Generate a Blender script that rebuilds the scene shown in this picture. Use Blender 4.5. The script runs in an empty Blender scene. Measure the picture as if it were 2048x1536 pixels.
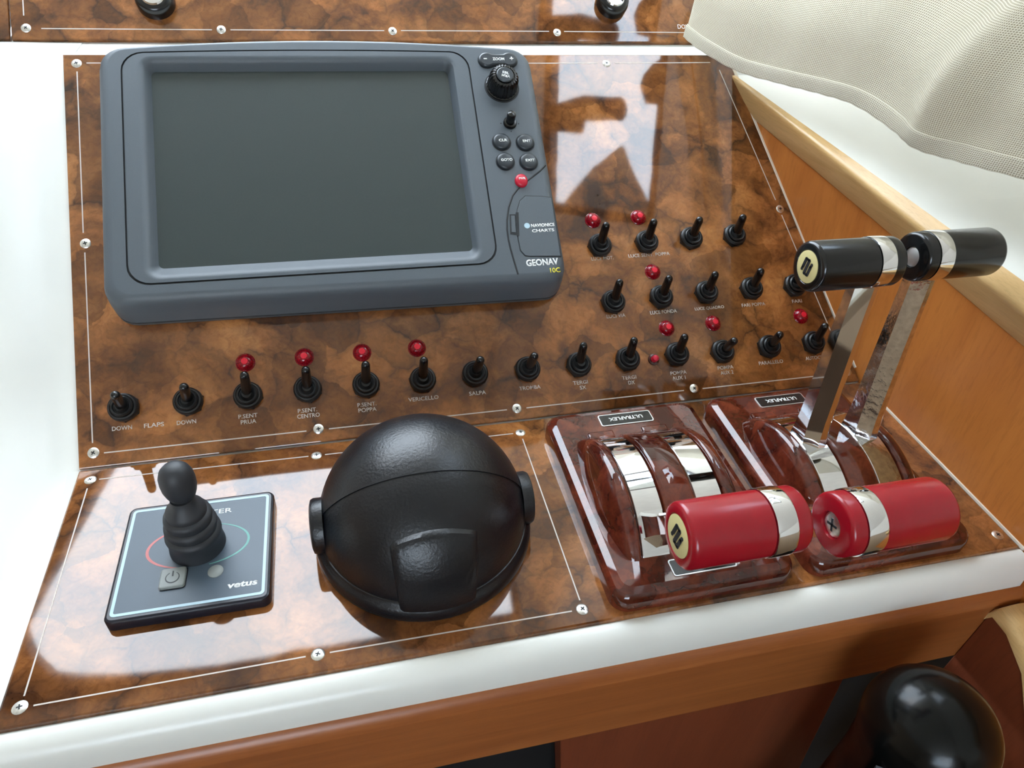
import bpy, bmesh, math, random
from math import sin, cos, pi, radians
from mathutils import Vector, Matrix

# ------------------------------------------------------------------ camera, world, exposure
scn = bpy.context.scene
col = scn.collection
cam_d = bpy.data.cameras.new('camera')
cam = bpy.data.objects.new('camera', cam_d)
col.objects.link(cam)
cam_d.sensor_fit = 'HORIZONTAL'
cam_d.sensor_width = 36.0
cam_d.lens = 1391.77 / 2048 * 36
cam_d.clip_start = 0.01
cam_d.clip_end = 100
RX = Vector((0.97236309, -0.22632885, 0.05731734))      # right
RY = Vector((-0.09898912, -0.62198972, -0.77674316))    # down
RZ = Vector((0.21145018, 0.74960258, -0.62720394))      # forward
m = Matrix(((RX.x, -RY.x, -RZ.x, 0.180035), (RX.y, -RY.y, -RZ.y, -0.360449), (RX.z, -RY.z, -RZ.z, 0.336384), (0, 0, 0, 1)))
cam.matrix_world = m
scn.camera = cam

scn.view_settings.view_transform = 'Standard'
scn.view_settings.look = 'None'
scn.view_settings.gamma = 1.0
scn.view_settings.use_curve_mapping = False
scn.view_settings.exposure = 0.0
SKY = 12.8
w = bpy.data.worlds.new('overcast_sky')
scn.world = w
w.use_nodes = True
wn, wl = w.node_tree.nodes, w.node_tree.links
bg = wn['Background']
bg.inputs['Strength'].default_value = SKY
wtc = wn.new('ShaderNodeTexCoord')
wno = wn.new('ShaderNodeTexNoise')
wno.inputs['Scale'].default_value = 3.2
wno.inputs['Detail'].default_value = 5
wno.inputs['Roughness'].default_value = 0.55
wl.new(wtc.outputs['Generated'], wno.inputs['Vector'])
wr = wn.new('ShaderNodeValToRGB')
wr.color_ramp.elements[0].position = 0.40
wr.color_ramp.elements[0].color = (0.64, 0.81, 1.0, 1)
wr.color_ramp.elements[1].position = 0.60
wr.color_ramp.elements[1].color = (0.91, 0.94, 1.0, 1)
wl.new(wno.outputs['Fac'], wr.inputs['Fac'])
wl.new(wr.outputs['Color'], bg.inputs['Color'])

BETA = 0.655188524                       # slope of the instrument panel
MM = 0.001
random.seed(7)

# ------------------------------------------------------------------ materials
MATS = {}
def lin(r, g, b):
    f = lambda c: c / 12.92 if c <= 0.04045 else ((c + 0.055) / 1.055) ** 2.4
    return (f(r / 255), f(g / 255), f(b / 255), 1)

def base_mat(name, color=(0.5, 0.5, 0.5, 1), rough=0.5, metal=0.0, spec=0.5):
    mt = bpy.data.materials.new(name)
    mt.use_nodes = True
    p = mt.node_tree.nodes['Principled BSDF']
    p.inputs['Base Color'].default_value = color
    p.inputs['Roughness'].default_value = rough
    p.inputs['Metallic'].default_value = metal
    p.inputs['Specular IOR Level'].default_value = spec
    MATS[name] = mt
    return mt, mt.node_tree.nodes, mt.node_tree.links, p

def N(nodes, kind, **kw):
    n = nodes.new(kind)
    for k, v in kw.items():
        if k.startswith('i_'):
            n.inputs[k[2:].replace('_', ' ')].default_value = v
        else:
            setattr(n, k, v)
    return n

def ramp(nodes, stops):
    r = nodes.new('ShaderNodeValToRGB')
    e = r.color_ramp.elements
    while len(e) < len(stops):
        e.new(0.5)
    for i, (p, c) in enumerate(stops):
        e[i].position = p
        e[i].color = c
    return r

def mixc(nodes, links, fac, a, b, mode='MIX'):
    mx = nodes.new('ShaderNodeMix')
    mx.data_type = 'RGBA'
    mx.blend_type = mode
    for s, v in ((0, fac), (6, a), (7, b)):
        if hasattr(v, 'is_linked') or hasattr(v, 'links'):
            links.new(v, mx.inputs[s])
        else:
            mx.inputs[s].default_value = v
    return mx.outputs[2]

def add_bump(nodes, links, p, height, strength, dist=0.001):
    b = nodes.new('ShaderNodeBump')
    b.inputs['Strength'].default_value = strength
    b.inputs['Distance'].default_value = dist
    links.new(height, b.inputs['Height'])
    links.new(b.outputs['Normal'], p.inputs['Normal'])
    return b

def burl(name, seed, c_dark, c_mid, c_light, c_pale, sc=1.0, rough=0.045, bump=0.05):
    mt, n, l, p = base_mat(name, rough=rough)
    p.inputs['Coat Weight'].default_value = 0.3
    p.inputs['Coat Roughness'].default_value = 0.03
    tc = N(n, 'ShaderNodeTexCoord')
    mp = N(n, 'ShaderNodeMapping')
    mp.inputs['Location'].default_value = (seed * 1.7, seed * 0.9, seed)
    l.new(tc.outputs['Object'], mp.inputs['Vector'])
    d1 = N(n, 'ShaderNodeTexNoise', i_Scale=24 * sc, i_Detail=4.5, i_Roughness=0.58)
    l.new(mp.outputs['Vector'], d1.inputs['Vector'])
    vs = N(n, 'ShaderNodeVectorMath', operation='MULTIPLY_ADD')
    vs.inputs[1].default_value = (0.034 / sc, 0.034 / sc, 0.034 / sc)
    l.new(d1.outputs['Color'], vs.inputs[0])
    l.new(mp.outputs['Vector'], vs.inputs[2])
    # large soft clouds of tone
    t1 = N(n, 'ShaderNodeTexNoise', i_Scale=19 * sc, i_Detail=5.0, i_Roughness=0.6, i_Distortion=0.8)
    l.new(vs.outputs[0], t1.inputs['Vector'])
    r1 = ramp(n, [(0.27, c_dark), (0.41, c_mid), (0.55, c_light), (0.70, c_pale)])
    l.new(t1.outputs['Fac'], r1.inputs['Fac'])
    # blister cells, each with its own tone and a dark seam along parts of its edge
    vo = N(n, 'ShaderNodeTexVoronoi', feature='F1', i_Scale=33 * sc)
    l.new(vs.outputs[0], vo.inputs['Vector'])
    r2 = ramp(n, [(0.12, (0.60, 0.57, 0.55, 1)), (0.45, (0.96, 0.96, 0.95, 1)), (0.85, (1.30, 1.30, 1.30, 1))])
    sep = N(n, 'ShaderNodeSeparateColor')
    l.new(vo.outputs['Color'], sep.inputs['Color'])
    l.new(sep.outputs['Red'], r2.inputs['Fac'])
    c1 = mixc(n, l, 0.85, r1.outputs['Color'], r2.outputs['Color'], 'MULTIPLY')
    ve = N(n, 'ShaderNodeTexVoronoi', feature='DISTANCE_TO_EDGE', i_Scale=33 * sc)
    l.new(vs.outputs[0], ve.inputs['Vector'])
    r3 = ramp(n, [(0.0, (0.9, 0.9, 0.9, 1)), (0.035, (0.5, 0.5, 0.5, 1)), (0.20, (0, 0, 0, 1))])
    l.new(ve.outputs['Distance'], r3.inputs['Fac'])
    em = N(n, 'ShaderNodeTexNoise', i_Scale=30 * sc, i_Detail=3.0)
    l.new(mp.outputs['Vector'], em.inputs['Vector'])
    r4 = ramp(n, [(0.42, (0, 0, 0, 1)), (0.62, (1, 1, 1, 1))])
    l.new(em.outputs['Fac'], r4.inputs['Fac'])
    ml = N(n, 'ShaderNodeMath', operation='MULTIPLY')
    l.new(r3.outputs['Color'], ml.inputs[0])
    l.new(r4.outputs['Color'], ml.inputs[1])
    c2 = mixc(n, l, ml.outputs[0], c1, c_dark)
    # fine speckled figure
    f = N(n, 'ShaderNodeTexNoise', i_Scale=125 * sc, i_Detail=6.0, i_Roughness=0.75, i_Distortion=1.5)
    l.new(mp.outputs['Vector'], f.inputs['Vector'])
    r5 = ramp(n, [(0.36, (0.70, 0.66, 0.62, 1)), (0.52, (1, 1, 1, 1)), (0.70, (1.14, 1.12, 1.08, 1))])
    l.new(f.outputs['Fac'], r5.inputs['Fac'])
    c3 = mixc(n, l, 0.9, c2, r5.outputs['Color'], 'MULTIPLY')
    l.new(c3, p.inputs['Base Color'])
    wv = N(n, 'ShaderNodeTexNoise', i_Scale=14.0, i_Detail=2.0)
    l.new(tc.outputs['Object'], wv.inputs['Vector'])
    ad = N(n, 'ShaderNodeMath', operation='MULTIPLY_ADD')
    ad.inputs[1].default_value = 0.012
    l.new(f.outputs['Fac'], ad.inputs[0])
    l.new(wv.outputs['Fac'], ad.inputs[2])
    add_bump(n, l, p, ad.outputs[0], bump, 0.004)
    return mt

burl('burl_panel', 3.0, lin(54, 34, 25), lin(108, 66, 35), lin(143, 91, 48), lin(169, 114, 65))
burl('mahogany_burl', 9.0, lin(42, 14, 11), lin(76, 29, 20), lin(98, 42, 27), lin(118, 56, 36), sc=1.3, rough=0.03, bump=0.015)

def wood(name, ca, cb, stretch=(1, 16, 16), rough=0.35, sc=40):
    mt, n, l, p = base_mat(name, rough=rough)
    tc = N(n, 'ShaderNodeTexCoord')
    mp = N(n, 'ShaderNodeMapping')
    mp.inputs['Scale'].default_value = stretch
    l.new(tc.outputs['Object'], mp.inputs['Vector'])
    a = N(n, 'ShaderNodeTexNoise', i_Scale=sc * 0.25, i_Detail=6.0, i_Roughness=0.6, i_Distortion=0.6)
    l.new(mp.outputs['Vector'], a.inputs['Vector'])
    r = ramp(n, [(0.30, ca), (0.70, cb)])
    l.new(a.outputs['Fac'], r.inputs['Fac'])
    b = N(n, 'ShaderNodeTexNoise', i_Scale=sc * 2.2, i_Detail=4.0, i_Roughness=0.7)
    l.new(mp.outputs['Vector'], b.inputs['Vector'])
    r2 = ramp(n, [(0.32, (0.82, 0.79, 0.76, 1)), (0.5, (1, 1, 1, 1))])
    l.new(b.outputs['Fac'], r2.inputs['Fac'])
    c = mixc(n, l, 0.8, r.outputs['Color'], r2.outputs['Color'], 'MULTIPLY')
    l.new(c, p.inputs['Base Color'])
    add_bump(n, l, p, b.outputs['Fac'], 0.08, 0.0006)
    return mt

wood('wall_veneer', lin(174, 102, 44), lin(198, 124, 58), stretch=(6, 6, 0.7), rough=0.38, sc=26)
wood('pale_rail_wood', lin(204, 164, 106), lin(222, 186, 130), stretch=(14, 1, 14), rough=0.32, sc=30)
wood('fascia_wood', lin(140, 78, 38), lin(164, 98, 50), stretch=(1, 18, 18), rough=0.33, sc=26)
wood('red_cabinet_wood', lin(110, 52, 29), lin(126, 62, 36), stretch=(14, 14, 1), rough=0.45, sc=20)

def plain(name, color, rough, metal=0.0, spec=0.5, nscale=None, nstr=0.1, ndist=0.0004, tint=0.0):
    mt, n, l, p = base_mat(name, color, rough, metal, spec)
    tc = N(n, 'ShaderNodeTexCoord')
    a = N(n, 'ShaderNodeTexNoise', i_Scale=nscale or 60.0, i_Detail=4.0)
    l.new(tc.outputs['Object'], a.inputs['Vector'])
    k = tint or 0.05
    r = ramp(n, [(0.3, tuple(c * (1 - k) for c in color[:3]) + (1,)), (0.7, tuple(min(1, c * (1 + k)) for c in color[:3]) + (1,))])
    l.new(a.outputs['Fac'], r.inputs['Fac'])
    l.new(r.outputs['Color'], p.inputs['Base Color'])
    if nscale:
        add_bump(n, l, p, a.outputs['Fac'], nstr, ndist)
    return mt

plain('white_gelcoat', lin(226, 227, 221), 0.28, nscale=9, nstr=0.05, ndist=0.002)
plain('ivory_trim', lin(226, 214, 196), 0.4)
plain('grey_plastic', lin(80, 88, 95), 0.47, nscale=2600, nstr=0.12, ndist=0.0002)
plain('dark_groove', lin(26, 29, 32), 0.6)
plain('screen_glass', lin(48, 58, 58), 0.30, nscale=900, nstr=0.03, ndist=0.0001)
plain('black_rubber', lin(14, 16, 18), 0.42, nscale=900, nstr=0.08, ndist=0.0002)
plain('soft_rubber', lin(40, 43, 48), 0.52)
plain('black_gloss_rubber', lin(14, 15, 16), 0.22)
plain('black_button', lin(40, 47, 53), 0.35)
plain('red_button', lin(196, 22, 52), 0.35)
plain('hood_black', lin(11, 14, 20), 0.34, nscale=620, nstr=0.35, ndist=0.0006)
plain('thruster_face', lin(70, 84, 97), 0.42, nscale=2400, nstr=0.05, ndist=0.0002)
plain('thruster_rim', lin(18, 20, 32), 0.30)
plain('pale_blue_line', lin(176, 204, 218), 0.4)
plain('key_grey', lin(134, 140, 138), 0.45)
plain('dark_print', lin(34, 36, 40), 0.5)
plain('red_print', lin(196, 110, 108), 0.5)
plain('green_print', lin(98, 158, 150), 0.5)
plain('white_print', lin(236, 238, 236), 0.5)
plain('panel_print', lin(206, 196, 186), 0.5)
plain('yellow_print', lin(232, 220, 60), 0.5)
plain('cream_disc', lin(206, 194, 138), 0.45)
plain('red_grip', lin(150, 14, 30), 0.24, nscale=120, nstr=0.02, ndist=0.0004)
plain('black_grip', lin(14, 15, 16), 0.20, nscale=120, nstr=0.02, ndist=0.0004)
plain('chrome', (0.82, 0.83, 0.84, 1), 0.04, metal=1.0, nscale=40, nstr=0.02, ndist=0.0006)
plain('worn_chrome', (0.78, 0.79, 0.80, 1), 0.07, metal=1.0, nscale=260, nstr=0.18, ndist=0.0006, tint=0.2)
plain('screw_steel', (0.80, 0.80, 0.76, 1), 0.30, metal=1.0, nscale=700, nstr=0.2, ndist=0.0003, tint=0.15)
plain('silver_foil', (0.78, 0.79, 0.78, 1), 0.45, metal=1.0)
plain('black_label', lin(22, 24, 24), 0.18)
plain('void_shade', lin(11, 11, 13), 0.7)  # near-black colour paints in the deep shade of the gaps under the fascia
plain('dark_container', lin(8, 10, 10), 0.2, spec=0.25, nscale=60, nstr=0.25, ndist=0.001)
plain('ceiling_vinyl', lin(220, 214, 203), 0.7)
plain('cabin_wall', lin(160, 136, 108), 0.6)
plain('cabin_floor', lin(64, 44, 30), 0.5)
plain('frame_dark', lin(60, 48, 40), 0.5)

# ruby lens
mt, n, l, p = base_mat('ruby_lens', lin(170, 8, 28), 0.06)
p.inputs['Transmission Weight'].default_value = 0.35
p.inputs['IOR'].default_value = 1.5
fz = N(n, 'ShaderNodeTexCoord')
gr = N(n, 'ShaderNodeTexVoronoi', i_Scale=900.0)
l.new(fz.outputs['Object'], gr.inputs['Vector'])
rr = ramp(n, [(0.0, lin(220, 18, 46)), (0.6, lin(140, 4, 22))])
l.new(gr.outputs['Distance'], rr.inputs['Fac'])
l.new(rr.outputs['Color'], p.inputs['Base Color'])
mt, n, l, p = base_mat('ruby_core', lin(226, 30, 56), 0.25)

# window glass: thin pane
mt = bpy.data.materials.new('window_glass')
mt.use_nodes = True
n, l = mt.node_tree.nodes, mt.node_tree.links
n.remove(n['Principled BSDF'])
tr = N(n, 'ShaderNodeBsdfTransparent')
tr.inputs['Color'].default_value = (0.93, 0.96, 0.96, 1)
gl = N(n, 'ShaderNodeBsdfGlossy', i_Roughness=0.02)
mx = N(n, 'ShaderNodeMixShader')
mx.inputs['Fac'].default_value = 0.05
l.new(tr.outputs[0], mx.inputs[1])
l.new(gl.outputs[0], mx.inputs[2])
l.new(mx.outputs[0], n['Material Output'].inputs['Surface'])
MATS['window_glass'] = mt

# woven curtain cloth: thin, lets daylight through
mt, n, l, p = base_mat('curtain_cloth', lin(232, 226, 208), 0.9, spec=0.2)
uv = N(n, 'ShaderNodeTexCoord')
sp = N(n, 'ShaderNodeSeparateXYZ')
l.new(uv.outputs['UV'], sp.inputs['Vector'])
def wave(axis, freq):
    a = N(n, 'ShaderNodeMath', operation='MULTIPLY')
    a.inputs[1].default_value = freq
    l.new(sp.outputs[axis], a.inputs[0])
    s_ = N(n, 'ShaderNodeMath', operation='SINE')
    l.new(a.outputs[0], s_.inputs[0])
    return s_.outputs[0]
wa, wb = wave('X', 2 * pi * 640), wave('Y', 2 * pi * 640)
wm = N(n, 'ShaderNodeMath', operation='MAXIMUM')
l.new(wa, wm.inputs[0]); l.new(wb, wm.inputs[1])
wr_ = ramp(n, [(0.0, lin(172, 161, 136)), (0.6, lin(240, 234, 217))])
l.new(wm.outputs[0], wr_.inputs['Fac'])
l.new(wr_.outputs['Color'], p.inputs['Base Color'])
add_bump(n, l, p, wm.outputs[0], 0.5, 0.0004)
tl = N(n, 'ShaderNodeBsdfTranslucent')
l.new(wr_.outputs['Color'], tl.inputs['Color'])
ms = N(n, 'ShaderNodeMixShader')
ms.inputs['Fac'].default_value = 0.35
l.new(p.outputs[0], ms.inputs[1]); l.new(tl.outputs[0], ms.inputs[2])
l.new(ms.outputs[0], n['Material Output'].inputs['Surface'])

# ------------------------------------------------------------------ mesh helpers (shapes in millimetres)
class Sh:
    """collects vertices and faces in millimetres; build() links them as one mesh object"""
    def __init__(s):
        s.v, s.f, s.mi = [], [], []
    def add(s, verts, faces, mi=0, M=None):
        o = len(s.v)
        for q in verts:
            q = Vector(q)
            s.v.append(M @ q if M is not None else q)
        for fc in faces:
            s.f.append([i + o for i in fc]); s.mi.append(mi)
        return s
    def loft(s, loops, caps=(True, True), mi=0, M=None, closed=True):
        k = len(loops[0]); vs = [q for lp in loops for q in lp]; fs = []
        for a in range(len(loops) - 1):
            for i in range(k if closed else k - 1):
                j = (i + 1) % k
                fs.append((a * k + i, a * k + j, (a + 1) * k + j, (a + 1) * k + i))
        if caps[0]: fs.append(tuple(range(k - 1, -1, -1)))
        if caps[1]: fs.append(tuple((len(loops) - 1) * k + i for i in range(k)))
        return s.add(vs, fs, mi, M)
    def lathe(s, prof, n=32, mi=0, M=None, caps=(True, True)):
        loops = [[(r * cos(2 * pi * i / n), r * sin(2 * pi * i / n), z) for i in range(n)] for r, z in prof]
        return s.loft(loops, caps, mi, M)
    def prism(s, pts, z0, z1, ch=0.0, mi=0, M=None):
        if ch <= 0:
            return s.loft([[(x, y, z0) for x, y in pts], [(x, y, z1) for x, y in pts]], mi=mi, M=M)
        ins = inset(pts, ch * 0.3); ins2 = inset(pts, ch)
        return s.loft([[(x, y, z0) for x, y in pts], [(x, y, z1 - ch) for x, y in pts],
                       [(x, y, z1 - ch * 0.3) for x, y in ins], [(x, y, z1) for x, y in ins2]], mi=mi, M=M)
    def box(s, a, b, mi=0, M=None):
        (x0, y0, z0), (x1, y1, z1) = a, b
        return s.loft([[(x0, y0, z0), (x1, y0, z0), (x1, y1, z0), (x0, y1, z0)], [(x0, y0, z1), (x1, y0, z1), (x1, y1, z1), (x0, y1, z1)]], mi=mi, M=M)
    def tube(s, path, r, n=10, mi=0, M=None):
        path = [Vector(q) for q in path]; loops = []
        for i, q in enumerate(path):
            t = (path[min(i + 1, len(path) - 1)] - path[max(i - 1, 0)]).normalized()
            u = t.cross(Vector((0, 0, 1)))
            if u.length < 1e-3: u = t.cross(Vector((0, 1, 0)))
            u.normalize(); vv = u.cross(t)
            rr_ = r[i] if isinstance(r, (list, tuple)) else r
            loops.append([q + u * rr_ * cos(2 * pi * k / n) + vv * rr_ * sin(2 * pi * k / n) for k in range(n)])
        return s.loft(loops, mi=mi, M=M)
    def mesh(s, name, mats, smooth=35, bevel=0, seg=2):
        me = bpy.data.meshes.new(name)
        me.from_pydata([q * MM for q in s.v], [], s.f)
        mats = mats if isinstance(mats, (list, tuple)) else [mats]
        for q in mats: me.materials.append(MATS[q])
        for pl, k in zip(me.polygons, s.mi): pl.material_index = k
        bm = bmesh.new(); bm.from_mesh(me)
        bmesh.ops.recalc_face_normals(bm, faces=bm.faces)
        if bevel:
            ed = [e for e in bm.edges if len(e.link_faces) == 2 and e.calc_face_angle(0) > radians(40)]
            bmesh.ops.bevel(bm, geom=ed, offset=bevel * MM, segments=seg, profile=0.5, affect='EDGES')
        bm.to_mesh(me); bm.free()
        if smooth:
            tot = sum(pl.area for pl in me.polygons)
            for pl in me.polygons: pl.use_smooth = True
            me.set_sharp_from_angle(angle=radians(smooth))
            for pl in me.polygons: pl.use_smooth = len(pl.vertices) <= 4 and pl.area < 0.12 * tot
        return me
    def build(s, name, mats, parent=None, smooth=35, bevel=0, seg=2):
        return put(name, s.mesh(name, mats, smooth, bevel, seg), parent)

def put(name, me, parent=None, loc=None, rot=None):
    o = bpy.data.objects.new(name, me)
    col.objects.link(o)
    if parent is not None: o.parent = parent
    if loc is not None: o.location = Vector(loc) * MM
    if rot is not None: o.rotation_euler = rot
    return o

def inset(pts, d):
    n_ = len(pts); out = []
    area = sum(pts[i][0] * pts[(i + 1) % n_][1] - pts[(i + 1) % n_][0] * pts[i][1] for i in range(n_))
    sg = 1 if area > 0 else -1
    for i in range(n_):
        p0, p1, p2 = Vector(pts[i - 1]), Vector(pts[i]), Vector(pts[(i + 1) % n_])
        e1, e2 = (p1 - p0), (p2 - p1)
        if e1.length < 1e-9 or e2.length < 1e-9: out.append(tuple(p1)); continue
        e1.normalize(); e2.normalize()
        n1, n2 = Vector((-e1.y, e1.x)) * sg, Vector((-e2.y, e2.x)) * sg
        b = n1 + n2
        k = d / max(0.35, (1 + n1.dot(n2)) / 2) / 2
        out.append(tuple(p1 + b * k))
    return out

def rrect(x0, y0, x1, y1, r, n_=5):
    pts = []
    for cx, cy, a0 in ((x1 - r, y0 + r, -90), (x1 - r, y1 - r, 0), (x0 + r, y1 - r, 90), (x0 + r, y0 + r, 180)):
        for i in range(n_ + 1):
            a = radians(a0 + 90 * i / n_)
            pts.append((cx + r * cos(a), cy + r * sin(a)))
    return pts

def at3(pts, z): return [(x, y, z) for x, y in pts]

def tag(o, label=None, cat=None, group=None, kind=None):
    if label: o['label'] = label
    if cat: o['category'] = cat
    if group: o['group'] = group
    if kind: o['kind'] = kind
    return o

def thing(name, label, cat, loc=(0, 0, 0), rot=(0, 0, 0), group=None):
    o = bpy.data.objects.new(name, None)
    o.empty_display_size = 0.01
    col.objects.link(o)
    o.location = Vector(loc) * MM
    o.rotation_euler = rot
    return tag(o, label, cat, group)

RB = (BETA, 0, 0)
def onB(u, v, h=0):      # point of the sloped panel -> world millimetres
    return (u, v * cos(BETA) - h * sin(BETA), v * sin(BETA) + h * cos(BETA))

def lettering(txt, parent, x, y, z, cap=2.9, width=None, mat='panel_print', rot=0.0, name='lettering', bold=0.0, shear=0.0, thick=0.12, M=None, align='CENTER'):
    cu = bpy.data.curves.new('t', 'FONT')
    cu.body = txt
    cu.size = 1.0
    cu.offset = bold
    cu.shear = shear
    cu.align_x = 'LEFT'
    cu.resolution_u = 3
    to = bpy.data.objects.new('t', cu)
    col.objects.link(to)
    dg = bpy.context.evaluated_depsgraph_get()
    me = bpy.data.meshes.new_from_object(to.evaluated_get(dg))
    bpy.data.objects.remove(to); bpy.data.curves.remove(cu)
    xs = [q.co.x for q in me.vertices]; ys = [q.co.y for q in me.vertices]
    x0, x1, y0, y1 = min(xs), max(xs), min(ys), max(ys)
    sy = cap / max(1e-6, (y1 - y0)); sx = (width / (x1 - x0)) if width else sy
    ox = (x0 + x1) / 2 if align == 'CENTER' else x0
    bm = bmesh.new(); bm.from_mesh(me)
    for q in bm.verts:
        q.co = Vector(((q.co.x - ox) * sx * MM, (q.co.y - (y0 + y1) / 2) * sy * MM, 0))
    r_ = bmesh.ops.extrude_face_region(bm, geom=bm.faces[:])
    for g in r_['geom']:
        if isinstance(g, bmesh.types.BMVert): g.co.z += thick * MM
    bmesh.ops.recalc_face_normals(bm, faces=bm.faces)
    bm.to_mesh(me); bm.free()
    me.materials.clear(); me.materials.append(MATS[mat])
    me.name = name
    o = put(name, me, parent)
    if M is not None:
        o.matrix_local = M
    else:
        o.location = Vector((x, y, z)) * MM; o.rotation_euler = (0, 0, rot)
    return o

def bar_line(parent, x0, y0, x1, y1, wd=0.75, z=0.0, mat='panel_print', name='border_line'):
    d = Vector((x1 - x0, y1 - y0)); d.normalize(); nn = Vector((-d.y, d.x)) * wd / 2
    s = Sh().prism([(x0 - nn.x, y0 - nn.y), (x1 - nn.x, y1 - nn.y), (x1 + nn.x, y1 + nn.y), (x0 + nn.x, y0 + nn.y)], z - 0.05, z + 0.10)
    return s.build(name, mat, parent, smooth=0)

# a countersunk cross-head screw, shared by all panels
s = Sh()
s.lathe([(3.5, -0.3), (3.5, 0.15), (3.1, 0.45), (2.0, 0.75), (0.8, 0.85)], 20, 0)
for a in (0, pi / 2):
    s.add([(-1.7, -0.36, 0.2), (1.7, -0.36, 0.2), (1.7, 0.36, 0.2), (-1.7, 0.36, 0.2), (-1.3, -0.36, 0.93), (1.3, -0.36, 0.93), (1.3, 0.36, 0.93), (-1.3, 0.36, 0.93)],
          [(0, 1, 5, 4), (1, 2, 6, 5), (2, 3, 7, 6), (3, 0, 4, 7), (4, 5, 6, 7)], 1, Matrix.Rotation(a, 4, 'Z'))
SCREW = s.mesh('screw', ['screw_steel', 'dark_print'])
def screw(parent, x, y, z=0.0):
    return put('screw', SCREW, parent, (x, y, z), (0, 0, random.uniform(0, 1.5)))

# ------------------------------------------------------------------ cabin shell: roof, windows, walls
def wall_cells(name, o, u, v, us, vs, holes, th, mat, kind='structure'):
    """flat wall in millimetres: origin o, unit vectors u, v; grid lines us x vs, cells listed in holes stay open"""
    o, u, v = Vector(o), Vector(u).normalized(), Vector(v).normalized()
    nn = u.cross(v)
    s = Sh()
    for i in range(len(us) - 1):
        for j in range(len(vs) - 1):
            if (i, j) in holes: continue
            q = [o + u * a + v * b for a, b in ((us[i], vs[j]), (us[i + 1], vs[j]), (us[i + 1], vs[j + 1]), (us[i], vs[j + 1]))]
            s.loft([[p_ for p_ in q], [p_ + nn * th for p_ in q]])
    ob = s.build(name, mat, smooth=0)
    return tag(ob, kind=kind)

def window(name, o, u, v, a0, a1, b0, b1, depth, label):
    """frame bars and pane set in an opening"""
    o, u, v = Vector(o), Vector(u).normalized(), Vector(v).normalized()
    nn = u.cross(v)
    s = Sh(); t = 14
    for (p0, p1, q0, q1) in ((a0, a1, b0, b0 + t), (a0, a1, b1 - t, b1), (a0, a0 + t, b0 + t, b1 - t), (a1 - t, a1, b0 + t, b1 - t)):
        q = [o + u * a + v * b for a, b in ((p0, q0), (p1, q0), (p1, q1), (p0, q1))]
        s.loft([[p_ - nn * 6 for p_ in q], [p_ + nn * (depth + 2) for p_ in q]])
    fr = s.build(name, 'frame_dark', smooth=0)
    tag(fr, label, None, None, 'structure')
    q = [o + u * a + v * b + nn * depth * 0.5 for a, b in ((a0, b0), (a1, b0), (a1, b1), (a0, b1))]
    g = Sh().add(q, [(0, 1, 2, 3)])
    g.build('pane', 'window_glass', fr, smooth=0)
    return fr

XL, XR, YB, ZC = -2200, 860, -2200, 950
# floor and ceiling
tag(Sh().box((XL, YB, -930), (XR + 60, 1500, -900)).build('floor', 'cabin_floor', smooth=0), kind='structure')
tag(Sh().box((XL, YB, ZC), (505, 372, ZC + 30)).build('ceiling', 'ceiling_vinyl', smooth=0), kind='structure')
# windscreen wall raked forward from the roof edge
WO, WU, WV = (XL, 372, ZC), (1, 0, 0), (0, 900, -690)
WL = Vector(WV).length
wall_cells('wall_front', WO, WU, WV, [0, 160, 1560, 1735, 2648, 2720, 3030, 3060], [0, 40, WL - 120, WL], {(3, 1)}, -25, 'ceiling_vinyl')
window('window_1', WO, WU, WV, 1735, 2648, 40, WL - 120, -25, 'raked windscreen pane ahead of the helm')
pq = [(1725, 36), (2040, 36), (2040, 52), (1901, 66), (1800, 86), (1766, 125), (1752, 175), (1869, 386), (2010, 650), (2160, 1018), (1725, 1018)]
w_o, w_u, w_v = Vector(WO), Vector(WU).normalized(), Vector(WV).normalized()
w_n = w_u.cross(w_v)
Sh().loft([[w_o + w_u * a + w_v * b + w_n * k for a, b in pq] for k in (3, -32)]).build('pillar', 'frame_dark', bpy.data.objects['window_1'], smooth=0)
# sloping upper side wall with the side window, then the low upright part behind the curtain
SO, SU, SV = (860, YB, 450), (0, 1, 0), (-360, 0, 500)
wall_cells('wall_right_upper', SO, SU, SV, [0, 300, 1900, 2188, 2500, 3700], [0, 262, 500, 625], {(3, 1)}, -30, 'ceiling_vinyl')
window('window_3', SO, SU, SV, 2188, 2500, 262, 500, -30, 'sloping side window above the curtain')
wall_cells('wall_right_lower', (860, YB, 150), (0, 1, 0), (0, 0, 1), [0, 1900, 2560, 3700], [0, 150, 240, 300], set(), -30, 'ceiling_vinyl')
wall_cells('wall_right_base', (860, YB, -900), (0, 1, 0), (0, 0, 1), [0, 3700], [0, 1050], set(), -30, 'cabin_wall')
# left and back
wall_cells('wall_left', (XL, YB, -900), (0, 1, 0), (0, 0, 1), [0, 500, 2400, 3700], [0, 1100, 1750, 1850], set(), 30, 'cabin_wall')
wall_cells('wall_back', (XL, YB, -900), (1, 0, 0), (0, 0, 1), [0, 1300, 2350, 3060], [0, 1050, 1750, 1850], {(1, 1)}, 30, 'cabin_wall')
window('window_2', (XL, YB, -900), (1, 0, 0), (0, 0, 1), 1300, 2350, 1050, 1750, 30, 'aft window behind the helm')
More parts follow.
